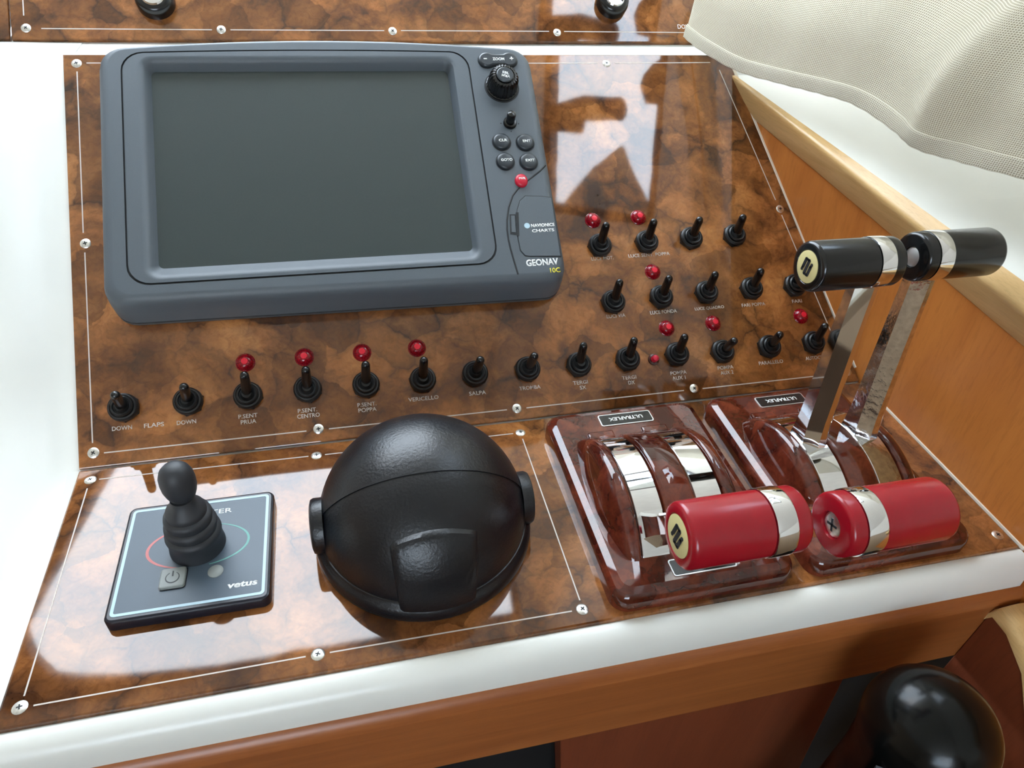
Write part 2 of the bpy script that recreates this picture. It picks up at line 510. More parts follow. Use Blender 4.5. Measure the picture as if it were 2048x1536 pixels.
# unseen blockers, added to cut dark shapes into the side window's reflection
def on_side(y, sdist, off):
    d_ = Vector(SV).normalized(); nn = Vector((-d_.z, 0, d_.x))     # inward normal
    return Vector((860, y, 450)) + d_ * sdist + nn * off
w3 = bpy.data.objects['window_3']
def side_plate(name, pts, off0, off1, mat):
    Sh().loft([[on_side(y, q, off0) for q, y in pts], [on_side(y, q, off1) for q, y in pts]]).build(name, mat, w3, smooth=0, bevel=2)
side_plate('arm_blocker', [(500, 128), (428, 130), (427, 148), (352, 152), (345, 160), (343, 172), (347, 183), (356, 189), (428, 189), (478, 178), (500, 172)], 4, 14, 'frame_dark')
side_plate('lump_blocker', [(262, 178), (307, 179), (318, 204), (313, 222), (299, 237), (284, 246), (262, 248)], 4, 14, 'frame_dark')
side_plate('wedge_blocker', [(250, -14), (287, 24), (332, 86), (344, 108), (351, 112), (358, 106), (401, 76), (482, -14)], 4, 9, 'ceiling_vinyl')

# ------------------------------------------------------------------ console moulding
def prof_x(s, prof, x0, x1):
    s.loft([[(x0, y, z) for y, z in prof], [(x1, y, z) for y, z in prof]])
con = thing('console_moulding', 'white glossy moulded console carrying the burl panels, with a rounded front lip', 'console', (0, 0, 0))
b2 = onB(0, 312, -3)
prof = [(-164, -4.2), (-169, -1.6), (-173, -1.6), (-177.5, -4.5), (-180.2, -9), (-181.4, -14), (-181.8, -20), (-181.8, -24), (-150, -24), (-100, -60), (240, -60), (310, 150), (310, 183.5), (b2[1], 183.5)]
prof += [(q[1], q[2]) for q in (onB(0, 300, -3.1), onB(0, 20, -3.1), onB(0, 2, -4.2))]
s = Sh(); prof_x(s, prof, -60, 574.5); s.build('body', 'white_gelcoat', con, smooth=50)
# left coaming: soft concave sweep rising away from the panels
cp = [(6, -4), (0, -3.0), (-5, -2.6), (-11, -1.2), (-18, 2.5), (-25, 8), (-33, 14), (-43, 18.5), (-58, 21.5), (-90, 24), (-160, 26), (-260, 26), (-260, -9), (6, -9)]
loops = []
hb = BETA / 2
for (yy, zz, nang, k, xo) in ((-180.5, -11, -0.75, 1, 0), (-177, -4, -0.45, 1, 0), (-170, 0, -0.12, 1, 0), (-160, 0, 0, 1, 0), (-60, 0, 0, 1, 0), (0, 0, hb, 1 / cos(hb), 0),
                          (60 * cos(BETA), 60 * sin(BETA), BETA, 1, -1.4), (250 * cos(BETA), 250 * sin(BETA), BETA, 1, -5.9), (298 * cos(BETA), 298 * sin(BETA), BETA, 1, -7), (246, 185.6, BETA * 0.4, 0.35, -8), (262, 184.4, 0.1, 0.06, -9), (287, 184.2, 0.0, 0.02, -10)):
    loops.append([(dx + xo, yy - dn * k * sin(nang), zz + dn * k * cos(nang)) for dx, dn in cp])
Sh().loft(loops).build('coaming', 'white_gelcoat', con, smooth=60)
# dash top behind the upper panel
Sh().box((-900, 352, 180), (500, 1240, 246)).build('dash_top', 'white_gelcoat', con, smooth=0, bevel=4)
Sh().box((-900, -150, -900), (-262, 352, 10)).build('side_body', 'white_gelcoat', con, smooth=0, bevel=4)

# wooden fascia under the lip
fa = thing('fascia_rail', 'brown wooden fascia board with rounded top edge under the white lip', 'fascia', (0, -187, -90))
fp = [(0, 0), (0, 58), (1.2, 63.5), (4.2, 67.5), (9, 69.6), (30, 69.8), (30, 0)]
Sh().loft([[(x, y, z) for y, z in fp] for x in (-400, 640)]).build('board', 'fascia_wood', fa, smooth=50)

cb = thing('cabinet_front', 'plain red-brown veneered cabinet board under the fascia, dark gaps either side', 'cabinet', (0, -178, -900))
Sh().loft([[(x, y, z) for x, z in ((279, 800), (484, 800), (516, 560), (525, 0), (320, 0), (297, 640))] for y in (0, 16)]).build('board', 'red_cabinet_wood', cb, smooth=0, bevel=1)
Sh().box((-262, 40, 0), (820, 60, 800)).build('recess_back', 'void_shade', cb, smooth=0)  # board in shade colour, so the gaps look deep
Sh().box((-262, 20, 780), (278, 39, 800)).build('recess_top', 'void_shade', cb, smooth=0)

bd = thing('divider_board', 'wooden divider board with pale rounded edge below the right end of the fascia', 'board', (557, -190, -330))
pr_ = [(3, 0), (3, 290), (0, 298), (-12, 297), (-30, 286), (-44, 268), (-140, 140), (-140, 0)]
s = Sh(); s.loft([[(x, y, z) for y, z in pr_] for x in (0, 22)])
s.build('panel', 'red_cabinet_wood', bd, smooth=50, bevel=1)
e_ = [(3, 293), (0, 300), (-12, 299.5), (-32, 288), (-46, 270), (-142, 142)]
s = Sh(); loops = []
for y, z in e_:
    loops.append([(-1.0, y, z - 9), (-1.2, y, z - 2), (1.5, y, z + 1.2), (11, y, z + 2.2), (20.5, y, z + 1.2), (23, y, z - 2), (23, y, z - 9)])
s.loft(loops)
s.build('edge_strip', 'pale_rail_wood', bd, smooth=60)

# dark rounded container in the recess
ct = thing('round_container', 'dark glossy round-topped container half hidden in shadow below the fascia', 'container', (467, -243, -420))
dome_ = [(35 * sin(radians(t)), 378 + 35 * cos(radians(t))) for t in (100, 90, 78, 66, 54, 42, 30, 20, 10, 2)]
Sh().lathe([(24, 0), (28, 4), (29, 60), (29, 330), (31, 355)] + dome_, 48).build('shell', 'dark_container', ct)
s = Sh()
pth = [(-33, -10, 368), (-34, -18, 354), (-28, -28, 340), (-20, -34, 326), (-12, -36, 310)]
s.loft([[Vector(q) + Vector(d_) for d_ in ((-3, 2, 3), (3, -2, 3), (3, -2, -3), (-3, 2, -3))] for q in pth])
s.build('strap', 'black_button', ct, smooth=40)
sh_ = Sh().box((-262, -310, -440), (554, -180, -421)).build('shelf', 'void_shade', None, smooth=0)
tag(sh_, 'shelf board coloured as deep shade in the recess below the fascia', 'shelf')

# ------------------------------------------------------------------ right-hand side: veneered wall, rail, ledge, trim
def rail_low(y): return Vector((555.7 - 0.1001 * y, y, 123.8 + 0.121 * y))
def rail_lip(y): return Vector((541.3 - 0.0737 * y, y, 148.7 + 0.1123 * y))
def rail_up(y): return Vector((548.6 - 0.087 * y, y, 155.5 + 0.081 * y))
def wall_foot(y):
    if y <= 0: return Vector((576.0, y, -2))
    v = y / cos(BETA); return Vector((576.0 - 0.159 * v, y, v * sin(BETA) - 2))
s = Sh(); loops = []
for y in (-420, -300, -168, -90, 0, 60, 120, 180, 215):
    f_, t_ = wall_foot(y), rail_low(y) + Vector((2.5, 0, 3))
    md = f_.lerp(t_, 0.5)
    loops.append([f_ + Vector((1, 0, -95 if y < -100 else -30)), f_, md, t_, t_ + Vector((16, 0, 3)), f_ + Vector((20, 0, -40))])
s.loft(loops)
tag(s.build('wall_right', 'wall_veneer', smooth=25), 'orange-brown veneered side wall leaning over the lever controls', None, None, 'structure')
s = Sh(); loops = []
for y in (228, 180, 60, -60, -200, -420):
    L_0, H_0, U_0 = rail_low(y), rail_lip(y), rail_up(y)
    d_ = (H_0 - L_0).normalized(); e_0 = (U_0 - H_0).normalized()
    loops.append([L_0 + Vector((9, 0, -1)), L_0 + Vector((1.0, 0, -0.4)), L_0 + d_ * 1.2, H_0 - d_ * 4.5, H_0 - d_ * 1.9 + e_0 * 0.35, H_0 - d_ * 0.5 + e_0 * 1.3, H_0 + e_0 * 3.4 - d_ * 0.1, U_0, U_0 + Vector((3, 0, -3)), L_0 + Vector((16, 0, 10))])
s.loft(loops)
tag(s.build('trim_1', 'pale_rail_wood', smooth=50), 'pale wooden capping rail along the top of the veneered side wall', None, None, 'structure')
# white ledge beyond the rail
s = Sh()
s.loft([[rail_up(y) + Vector((0.6, 0, -1.2)), Vector((829, y, 158 + 0.045 * y)), Vector((829, y, 110)), Vector((600, y, 90))] for y in (-420, -200, 0, 230, 330, 600)])
tag(s.build('trim_2', 'white_gelcoat', smooth=0), 'white window ledge beyond the wooden rail', None, None, 'structure')
# ivory edging strips
def strip(name, P0, P1, wv, hv):
    P0, P1, wv, hv = map(Vector, (P0, P1, wv, hv))
    s = Sh(); s.loft([[P_, P_ + wv, P_ + wv + hv, P_ + hv] for P_ in (P0, P1)])
    return s.build(name, 'ivory_trim', smooth=0, bevel=0.3)
nb = Vector((0, -sin(BETA), cos(BETA)))
t3 = strip('trim_3', onB(573.2, 12, -2.0), onB(525.2, 306, -2.0), (2.9, 0, 0), nb * 2.6)
tag(t3, 'thin ivory edging strip between sloped panel and side wall', None, None, 'structure')
t4 = strip('trim_4', (574.3, -6, -2), (575.0, -170, -2), (1.3, 0, 0), (0, 0, 2.6))
tag(t4, 'thin ivory edging line between lever panel and side wall', None, None, 'structure')

# ------------------------------------------------------------------ curtain
hem = [(1365, 492, 263, 196.5), (0, 497, 232, 191.5), (0, 508, 185, 188.0), (0, 519, 142, 191), (0, 528, 102, 195), (0, 536, 70, 196.5), (0, 540, 31, 192.5), (0, 543, 8, 188.5), (0, 552, -16, 189.5), (0, 566, -50, 192.5), (0, 580, -90, 197), (0, 592, -130, 202)]
hem = [(a[1], a[2], a[3]) for a in hem]
def cat(pts, t):
    k = t * (len(pts) - 1); i = min(int(k), len(pts) - 2); f_ = k - i
    P = [Vector(pts[max(0, min(len(pts) - 1, i + d_))]) for d_ in (-1, 0, 1, 2)]
    return 0.5 * ((2 * P[1]) + (P[2] - P[0]) * f_ + (2 * P[0] - 5 * P[1] + 4 * P[2] - P[3]) * f_ ** 2 + (3 * P[1] - P[0] - 3 * P[2] + P[3]) * f_ ** 3)
NU, NV = 150, 70
vs, fs, uvs = [], [], []
hv = [0, 0.7, 1.4, 5, 9, 10.5, 11.5] + [12 + 290 * (i / (NV - 7)) for i in range(NV - 6)]
for j, h in enumerate(hv):
    for i in range(NU + 1):
        t = i / NU
        P = cat(hem, t)
        fold = 7.0 * math.exp(-((t - 0.62 - 0.0003 * h) / 0.05) ** 2) - 6 * math.exp(-((t - 0.71) / 0.05) ** 2) + 1.3 * sin(t * 22 + 0.4) * min(1, h / 60) * (0.4 + t)
        fold += 0.7 * sin(t * 47 + h * 0.012)
        k = min(1, h / 25 + 0.25)
        hemb = 0.9 if h < 10 else 0.0
        lean = 0.10 * h + 0.55 * max(0.0, h - 32) * min(1, max(0.0, h - 32) / 60)
        vs.append((P.x - fold * k * 0.9 - hemb + lean, P.y + fold * k * 0.35 + 0.03 * h * (0.5 - t), P.z + h + 0.18 * sin(t * 160) * (1 if h < 8 else 0.3)))
        uvs.append((t * 0.45, h / 700))
W1 = NU + 1
for j in range(len(hv) - 1):
    for i in range(NU):
        fs.append((j * W1 + i, j * W1 + i + 1, (j + 1) * W1 + i + 1, (j + 1) * W1 + i))
def cloth(name, rows, parent, off):
    f_sel = [f_ for f_ in fs if rows[0] <= f_[0] // W1 < rows[1]]
    used = sorted({i for f_ in f_sel for i in f_}); mp_ = {a: b for b, a in enumerate(used)}
    me = bpy.data.meshes.new(name)
    me.from_pydata([(Vector(vs[i]) + Vector((off, 0, 0))) * MM for i in used], [], [[mp_[i] for i in f_] for f_ in f_sel])
    ul = me.uv_layers.new(name='UVMap')
    for lp in me.loops: ul.data[lp.index].uv = uvs[used[lp.vertex_index]]
    me.materials.append(MATS['curtain_cloth'])
    for pl in me.polygons: pl.use_smooth = True
    o = put(name, me, parent)
    sm = o.modifiers.new('thickness', 'SOLIDIFY'); sm.thickness = 0.0006
    return o
cu_ = thing('curtain', 'cream woven curtain with stitched hem hanging over the side window ledge', 'curtain', (0, 0, 0))
cloth('cloth', (0, 999), cu_, 0)
cloth('hem', (0, 5), cu_, -0.8)

# ------------------------------------------------------------------ burl panels
pB = thing('switch_panel', 'sloped glossy burl-wood switch panel behind the chart plotter', 'panel', (0, 0, 0), RB)
edge = [(0, 0.6), (574.0, 0.6), (526.4, 306), (-7.2, 306)]
Sh().prism(edge, -3.0, 0, 0.7).build('board', 'burl_panel', pB, smooth=30)
for x, y in ((1.9, 298.1), (6.0, 155.9), (8.7, 10.1), (148.9, 9.7), (288.8, 8.8), (429.3, 9.3), (540.6, 155.0), (410.8, 297.4), (565, 9.3)):
    screw(pB, x, y)
for a in ((2.2, 291.4, 4.7, 163.9), (5.5, 149.3, 8.3, 16.6), (14.9, 9.4, 140.9, 9.2), (155.8, 9.0, 281.3, 8.7), (295.9, 8.5, 420.7, 8.6), (436.3, 8.5, 557.9, 8.5), (515.0, 290.6, 538.5, 163.5), (540.8, 149.5, 564.3, 15.0), (8.5, 298.5, 402.7, 297.6), (418.5, 297.6, 507.8, 298.2)):
    bar_line(pB, *a)
TXT = [('DOWN', 25.9, 24.5, 12), ('FLAPS', 45.2, 24.3, 12.2), ('DOWN', 65.1, 24.0, 12), ('P.SENT', 103.9, 23.9, 12.3), ('PRUA', 104.0, 19.9, 10), ('P.SENT.', 142.7, 23.6, 12.8), ('CENTRO', 143.1, 19.7, 15),
       ('P.SENT.', 182.9, 23.4, 13), ('POPPA', 182.9, 19.5, 12.5), ('VERICELLO', 222.5, 23.4, 21.5), ('SALPA', 261.6, 23.3, 12.4), ('TROMBA', 300.8, 23.3, 16), ('TERGI', 339.8, 23.2, 11.6), ('SX', 341.1, 19.2, 5), ('TERGI', 378.6, 23.2, 11.6), ('DX', 379.8, 19.1, 5.2),
       ('POMPA', 419.2, 22.9, 13.5), ('AUX 1', 418.7, 18.8, 11), ('POMPA', 459.2, 23.2, 13.5), ('AUX 2', 459.5, 19.1, 11), ('PARALLELO', 499.2, 23.6, 21.5), ('AUTOCLAVE', 541.5, 23.6, 22.5), ('LUCI VIA', 377.3, 72.7, 15.5), ('LUCE FONDA', 417.0, 72.8, 22.5), ('LUCE QUADRO', 456.6, 72.7, 25.5),
       ('FARI POPPA', 495.6, 72.6, 21), ('FARI', 535.3, 72.5, 9), ('LUCE MOT.', 375.0, 120.9, 18.5), ('LUCE SENT. POPPA', 414.6, 121.3, 35.5)]
for t, x, y, wd in TXT:
    lettering(t, pB, x, y, -0.04, cap=2.9, width=wd, bold=0.012)

pA = thing('console_panel', 'level glossy burl-wood panel with compass, joystick and lever controls mounted on it', 'panel', (0, 0, 0))
Sh().prism([(0, -167.5), (574.2, -167.5), (574.0, -0.6), (0, -0.6)], -4.0, 0, 1.3).build('board', 'burl_panel', pA, smooth=30)
for x, y in ((8.9, -10.2), (146.6, -12.0), (286.9, -13.0), (287.1, -158.0), (145.1, -157.2), (9.3, -157.6), (566.5, -157.3)):
    screw(pA, x, y)
for a in ((14.0, -10.4, 141.4, -11.8), (152.1, -12.0, 281.6, -13.0), (8.6, -17.3, 9.6, -152.0), (15.1, -157.8, 139.0, -157.2), (151.0, -157.3, 281.0, -158.0), (286.9, -19.5, 287.4, -152.2)):
    bar_line(pA, *a)

# upper panel beyond the ledge (45 degree slope) and its neighbour
RC = (radians(45), 0, 0)
def upper_panel(name, label, x0, x1):
    p_ = thing(name, label, 'panel', (0, 286.5, 184.6), RC)
    Sh().prism([(x0, 0), (x1, 0), (x1, 86), (x0, 86)], -1.0, 3.0, 0.8).build('board', 'burl_panel', p_, smooth=30)
    return p_
pC = upper_panel('ignition_panel', 'upper burl-wood panel with two key switches along the top of the photo', -51.8, 524)
for x in (-41.5, 99, 236, 381.5): screw(pC, x, 8.8, 3.0)
for a in ((-31, 8.6, 92, 8.7), (106, 8.8, 229, 9.2), (243, 9.4, 374, 9.8), (388, 9.8, 515, 9.8)): bar_line(pC, *a, z=3.0)
bar_line(pC, -42.5, 19, -42, 78, z=3.0)
lettering('DOWN', pC, 507.5, 15.6, 2.96, cap=4.2, width=17, mat='white_print')
pD = upper_panel('side_burl_panel', 'narrow sliver of burl-wood panel at the top left corner', -200, -53.0)
screw(pD, -63, 9.5, 3.0)

def key_switch(x, v, label):
    k = thing('key_switch', label, 'switch', (x, 286.5 + v * cos(pi / 4) - 3 * sin(pi / 4), 184.6 + v * sin(pi / 4) + 3 * cos(pi / 4)), RC, 'key switches on the upper panel')
    Sh().lathe([(14.5, 0), (14.5, 5), (13.6, 8.5), (11.5, 10.3), (9.2, 10.6), (9.0, 9.6)], 40).build('bezel', 'black_gloss_rubber', k)
    c_ = Sh().lathe([(9.0, 6), (9.0, 10.4), (8.0, 11.3), (5.4, 11.5), (5.2, 11.0), (1.0, 10.9)], 32).build('lock_face', 'chrome', k)
    Sh().prism([(-0.7, -2.6), (0.7, -2.6), (0.7, 2.6), (-0.7, 2.6)], 10.8, 11.6).build('keyhole', 'dark_print', c_, smooth=0)
key_switch(52, 31, 'round key switch with black bezel above the chart plotter, nearer the top left corner')
key_switch(436.5, 36.5, 'round key switch with black bezel left of the curtain')
# ------------------------------------------------------------------ toggle switches
s = Sh()
s.lathe([(9.3, 0), (9.5, 1.2), (9.3, 3.2), (8.4, 4.4), (7.6, 4.6), (7.4, 3.9), (7.0, 3.9), (6.9, 5.6), (6.2, 6.6), (5.4, 6.4), (5.0, 5.4), (4.6, 5.4), (3.0, 8.0)], 28)
BOOT = s.mesh('boot', 'black_rubber', 30)
s = Sh()
s.lathe([(3.5, 0), (3.6, 3.0), (3.35, 8), (3.1, 15), (3.0, 19), (2.6, 20.6), (1.7, 21.7), (0.5, 22.1)], 20)
LEVER = s.mesh('lever', 'black_gloss_rubber', 40)
s = Sh()
s.loft([[(9.9 * cos(a), 9.9 * sin(a), z) for a in [radians(60 * k + 30) for k in range(6)]] for z in (0, 1.4)])
NUT = s.mesh('hex_flange', 'black_rubber', 0)
TOG = [(27.8, 37.5, 6, 10, 'leftmost black toggle switch, above the left DOWN lettering'), (67.3, 37.3, 8, 14, 'black toggle switch above the right DOWN lettering, beside FLAPS'),
       (105.1, 37.4, 5, 28, 'black toggle switch above the PRUA lettering'), (144.2, 37.9, 4, 25, 'black toggle switch above the CENTRO lettering'),
       (183.7, 37.0, 3, 28, 'black toggle switch above the P.SENT. POPPA lettering'), (223.4, 36.6, 2, 27, 'black toggle switch above the VERICELLO lettering'),
       (261.4, 37.3, 5, 13, 'black toggle switch above the SALPA lettering'), (300.6, 36.8, 4, 12, 'black toggle switch above the TROMBA lettering'),
       (340.2, 36.4, -1, 28, 'black toggle switch above the TERGI SX lettering'), (379.3, 37.0, -1, 27, 'black toggle switch above the TERGI DX lettering'),
       (420.0, 37.1, -3, 23, 'black toggle switch just right of the tiny red pilot light'), (458.3, 35.6, -2, 7, 'black toggle switch left of the PARALLELO switch, its lever stubby and low'),
       (499.4, 35.9, -7, 11, 'black toggle switch above the PARALLELO lettering'), (539.5, 35.6, -4, 23, 'black toggle switch half hidden by the chrome lever, above AUTOCLAVE'),
       (376.3, 83.5, 0, 25, 'black toggle switch above the LUCI VIA lettering'), (416.5, 84.5, -1, 22, 'black toggle switch above the LUCE FONDA lettering'),
       (455.7, 85.3, -3, 21, 'black toggle switch above the LUCE QUADRO lettering'), (495.6, 85.6, -5, 20, 'black toggle switch above the FARI POPPA lettering'),
       (535.1, 85.3, -7, 20, 'black toggle switch partly behind the black grip, above FARI'), (373.9, 130.8, 0, 22, 'black toggle switch above the LUCE MOT. lettering'),
       (413.6, 131.4, -1, 23, 'black toggle switch above the LUCE SENT. POPPA lettering'), (452.5, 132.3, -3, 18, 'black toggle switch in the top row, second from the right'),
       (491.4, 132.5, -6, 18, 'black toggle switch at the right end of the top row')]
for u, v, tx, tv, lab in TOG:
    t = thing('toggle_switch', lab, 'switch', onB(u, v, 0), RB, 'rubber-booted toggle switches on the sloped panel')
    put('hex_flange', NUT, t, (0, 0, 0), (0, 0, random.uniform(0, 1)))
    put('boot', BOOT, t, (0, 0, 1.0))
    lv = put('lever', LEVER, t, (0, 0, 4.0), (-radians(tv), radians(tx), 0))

# indicator lamps
s = Sh()
nf = 10
s.loft([[(r * cos(2 * pi * (i + o_) / nf), r * sin(2 * pi * (i + o_) / nf), z) for i in range(nf)] for r, z, o_ in ((6.0, 0, 0), (6.0, 1.0, 0), (5.4, 2.6, 0.0), (4.0, 4.0, 0.0), (2.4, 4.6, 0))])
LENS = s.mesh('lens', 'ruby_lens', 12)
CORE = Sh().lathe([(2.3, 4.55), (2.2, 4.75), (1.0, 4.85)], 10).mesh('core', 'ruby_core', 20)
COLL = Sh().lathe([(6.5, 0), (6.5, 0.5), (6.1, 0.8)], 20).mesh('collar', 'ruby_lens', 20)
LAMPS = [(104.5, 61.2, 'above the PRUA switch'), (143.6, 61.4, 'above the CENTRO switch'), (183.2, 61.0, 'above the P.SENT. POPPA switch'), (222.1, 60.8, 'above the VERICELLO switch'),
         (372.7, 153.3, 'above the LUCE MOT. switch'), (411.5, 153.9, 'above the LUCE SENT. POPPA switch'), (414.5, 106.5, 'above the LUCE FONDA switch'), (416.7, 59.2, 'above the switch right of the pilot light'),
         (456.6, 59.9, 'just below the LUCE QUADRO lettering'), (535.2, 59.3, 'above the AUTOCLAVE switch, beside the chrome lever')]
for u, v, lab in LAMPS:
    t = thing('indicator_lamp', 'faceted red indicator lamp ' + lab, 'lamp', onB(u, v, 0), RB, 'red indicator lamps on the sloped panel')
    put('collar', COLL, t); put('lens', LENS, t); put('core', CORE, t)
t = thing('pilot_light', 'tiny red pilot light right of the TERGI DX switch', 'lamp', onB(400.9, 35.1), RB)
Sh().lathe([(4.6, 0), (4.4, 1.0), (3.2, 1.3)], 16).build('base_ring', 'mahogany_burl', t)
Sh().lathe([(2.6, 0.8), (2.6, 4.4), (2.2, 5.4), (1.0, 5.9)], 16).build('cap', 'red_button', t)

# ------------------------------------------------------------------ chart plotter
U0, V0 = 180, 190
pl_ = thing('chart_plotter', 'grey marine chart plotter with large dark screen and button column', 'plotter', onB(U0, V0), RB)
def outline(x0, y0, x1, y1, r, arch, skew=1.0):
    pts = []
    raw = rrect(x0, y0, x1, y1, r, 6)
    # subdivide the top and bottom runs so they can bow
    full = []
    for i in range(len(raw)):
        a, b = raw[i], raw[(i + 1) % len(raw)]
        full.append(a)
        if abs(a[0] - b[0]) > 60:
            for k in range(1, 12): full.append((a[0] + (b[0] - a[0]) * k / 12, a[1] + (b[1] - a[1]) * k / 12))
    for x, y in full:
        top = max(0, min(1, (y - 240) / 40))
        bot = max(0, min(1, (150 - y) / 50))
        y2 = y + arch * (1 - ((x - U0) / 156) ** 2) * top - (x - U0) * 0.0146 * bot * skew
        pts.append((x - U0, y2 - V0))
    return pts
L_ = [(27, 92.5, 333, 282, 12, 8, 0), (25, 91, 335.5, 284, 14, 8, 2.5), (25, 91, 335.5, 284, 14, 8, 5.4)]
L_g = [(25, 91, 335.5, 284, 14, 8, 5.4), (26, 92, 334.5, 283, 13, 8, 5.7), (26, 92, 334.5, 283, 13, 8, 6.6), (25, 91.3, 335.5, 284, 14, 8, 6.9)]
L_b = [(25, 91.3, 335.5, 284, 14, 8, 6.9), (25.2, 93.2, 335, 285, 14, 8.5, 18), (26.0, 95.2, 334.0, 285.4, 14, 8.5, 26.5), (27.6, 97.2, 332.4, 285.0, 13, 8.5, 29.8), (30, 99.4, 330, 284.0, 12, 8.5, 31.4), (33, 101.5, 327.5, 282.6, 11, 8.3, 32), (33.5, 102, 327, 282.2, 10.8, 8.2, 32), (40.5, 108.3, 285.1, 281.9, 14.3, 3.2, 32), (41.0, 108.8, 284.6, 281.4, 14, 3.2, 32)]
L_k = [(41.0, 108.8, 284.6, 281.4, 14, 3.2, 32), (41.2, 109.0, 284.4, 281.2, 14, 3.2, 31.0), (42.0, 109.8, 283.6, 280.4, 13.4, 3.2, 31.0), (42.2, 110.0, 283.4, 280.2, 13.4, 3.2, 32.2)]
L_f = [(42.2, 110.0, 283.4, 280.2, 13.4, 3.2, 32.2), (42.7, 110.5, 282.9, 279.7, 13.2, 3.0, 32.2), (51.0, 111.8, 274.5, 279.0, 9.2, 0.7, 32.2), (51.5, 112.2, 274.0, 278.5, 9, 0.6, 32.2), (53.6, 114.0, 272.2, 276.8, 8, 0, 31.7), (55.6, 117.0, 270.6, 274.8, 6.5, 0, 29.4), (57.6, 121.2, 269.0, 272.8, 4.5, 0, 25.6), (58.4, 123.2, 268.4, 272.0, 3.5, 0, 24.2)]
s = Sh()
for grp, mi in ((L_, 0), (L_g, 1), (L_b, 0), (L_k, 1), (L_f, 0)):
    s.loft([at3(outline(*q[:6], skew=1.0 if q[0] < 40 else 0.25), q[6]) for q in grp], caps=(False, False), mi=mi)
s.loft([at3(outline(*L_[0][:6]), 0.0), at3(outline(40, 110, 320, 270, 5, 0), 0.2)], caps=(False, True))
bm_me = s.mesh('housing', ['grey_plastic', 'dark_groove'], 0)
bm = bmesh.new(); bm.from_mesh(bm_me); bmesh.ops.remove_doubles(bm, verts=bm.verts, dist=2e-6); bmesh.ops.recalc_face_normals(bm, faces=bm.faces); bm.to_mesh(bm_me); bm.free()
for q in bm_me.polygons: q.use_smooth = len(q.vertices) <= 4
bm_me.set_sharp_from_angle(angle=radians(38))
hs = put('housing', bm_me, pl_)
s = Sh(); o1 = outline(58.2, 123.0, 268.6, 272.2, 3.5, 0, 0.25)
s.loft([at3(o1, 22.5), at3(o1, 24.3)])
tag(s.build('screen', 'screen_glass', pl_, smooth=0), 'dark switched-off screen')
PX = lambda u, v: (u - U0, v - V0)
F = 32.0
# zoom rocker
pts = []
for cx, a0, a1 in ((298.6, 50, 310), (316.0, 230, 490)):
    for k in range(15):
        a = radians(a0 + (a1 - a0) * k / 14)
        pts.append((cx + 6.6 * cos(a) - U0, 274.9 + 6.3 * sin(a) - V0))
zb = Sh().prism(inset(pts, -0.5), F - 0.2, F + 0.25, mi=1).prism(pts, F, F + 2.4, 1.4).build('zoom_button', ['black_button', 'dark_groove'], pl_, smooth=50)
lettering('-', zb, *PX(297.2, 275), F + 2.4, cap=0.9, width=2.6, mat='white_print', bold=0.02)
lettering('ZOOM', zb, *PX(307.4, 274.8), F + 2.4, cap=2.4, width=9.2, mat='white_print', bold=0.02)
lettering('+', zb, *PX(317.8, 275.2), F + 2.4, cap=3.0, mat='white_print', bold=0.03)
# rotary knob
kx, ky = PX(307.2, 252.0)
kn = Sh()
nr = 96
def rib(i, amp): return amp * (1 if (i % 4) < 2 else 0)
kn.loft([[((r + rib(i, am)) * cos(2 * pi * i / nr) + kx, (r + rib(i, am)) * sin(2 * pi * i / nr) + ky, z) for i in range(nr)]
         for r, am, z in ((12.4, 0, F - 0.3), (12.4, 0, F + 1.2), (11.3, 0.45, F + 1.6), (10.9, 0.55, F + 7), (10.3, 0.7, F + 11), (8.8, 0.8, F + 13.4), (7.4, 0.2, F + 13.9), (7.2, 0, F + 13.2), (6.6, 0, F + 13.2), (6.4, 0, F + 14.2), (5.6, 0, F + 14.6))])
kb = kn.build('rotary_knob', 'black_gloss_rubber', pl_, smooth=28)
Sh().lathe([(6.4, F + 13.2), (6.4, F + 14.4), (5.8, F + 14.9), (0.5, F + 15)], 32, M=Matrix.Translation((kx, ky, 0))).build('knob_cap', 'black_button', kb)
Mk = Matrix.Translation(Vector((kx + 0.6, ky + 1.2, F + 15.0)) * MM) @ Matrix.Rotation(radians(-14), 4, 'Z')
lettering('EBL', kb, 0, 0, 0, cap=2.0, width=5.0, mat='white_print', bold=0.02, M=Mk)
Mk = Matrix.Translation(Vector((kx + 0.3, ky - 1.5, F + 15.0)) * MM) @ Matrix.Rotation(radians(166), 4, 'Z')
lettering('VRM', kb, 0, 0, 0, cap=2.2, width=6.4, mat='white_print', bold=0.02, M=Mk)
Sh().lathe([(13.6, F - 0.2), (13.4, F + 0.3), (12.6, F + 0.3)], 40, M=Matrix.Translation((kx, ky, 0))).build('knob_ring', 'dark_groove', pl_)
# cursor stick
cx, cy = PX(308.9, 220.8)
Mt = Matrix.Translation((cx, cy, F))
cs = Sh().lathe([(5.2, -0.2), (5.1, 1.0), (4.4, 2.0), (3.4, 2.2)], 24, M=Mt).build('cursor_stick', 'black_gloss_rubber', pl_)
Sh().lathe([(3.2, 0), (3.3, 5), (3.4, 8.2), (3.0, 9.6), (1.6, 10.3), (0.3, 10.4)], 20, M=Mt @ Matrix.Rotation(radians(-10), 4, 'X')).build('stick_tip', 'black_gloss_rubber', cs)
for dx, dy in ((-6.9, 0), (6.6, -0.6), (0, -7.0), (0, 7.0)):
    Sh().lathe([(0.55, -0.1), (0.5, 0.12)], 8, M=Matrix.Translation((cx + dx, cy + dy, F))).build('direction_mark', 'dark_groove', cs)
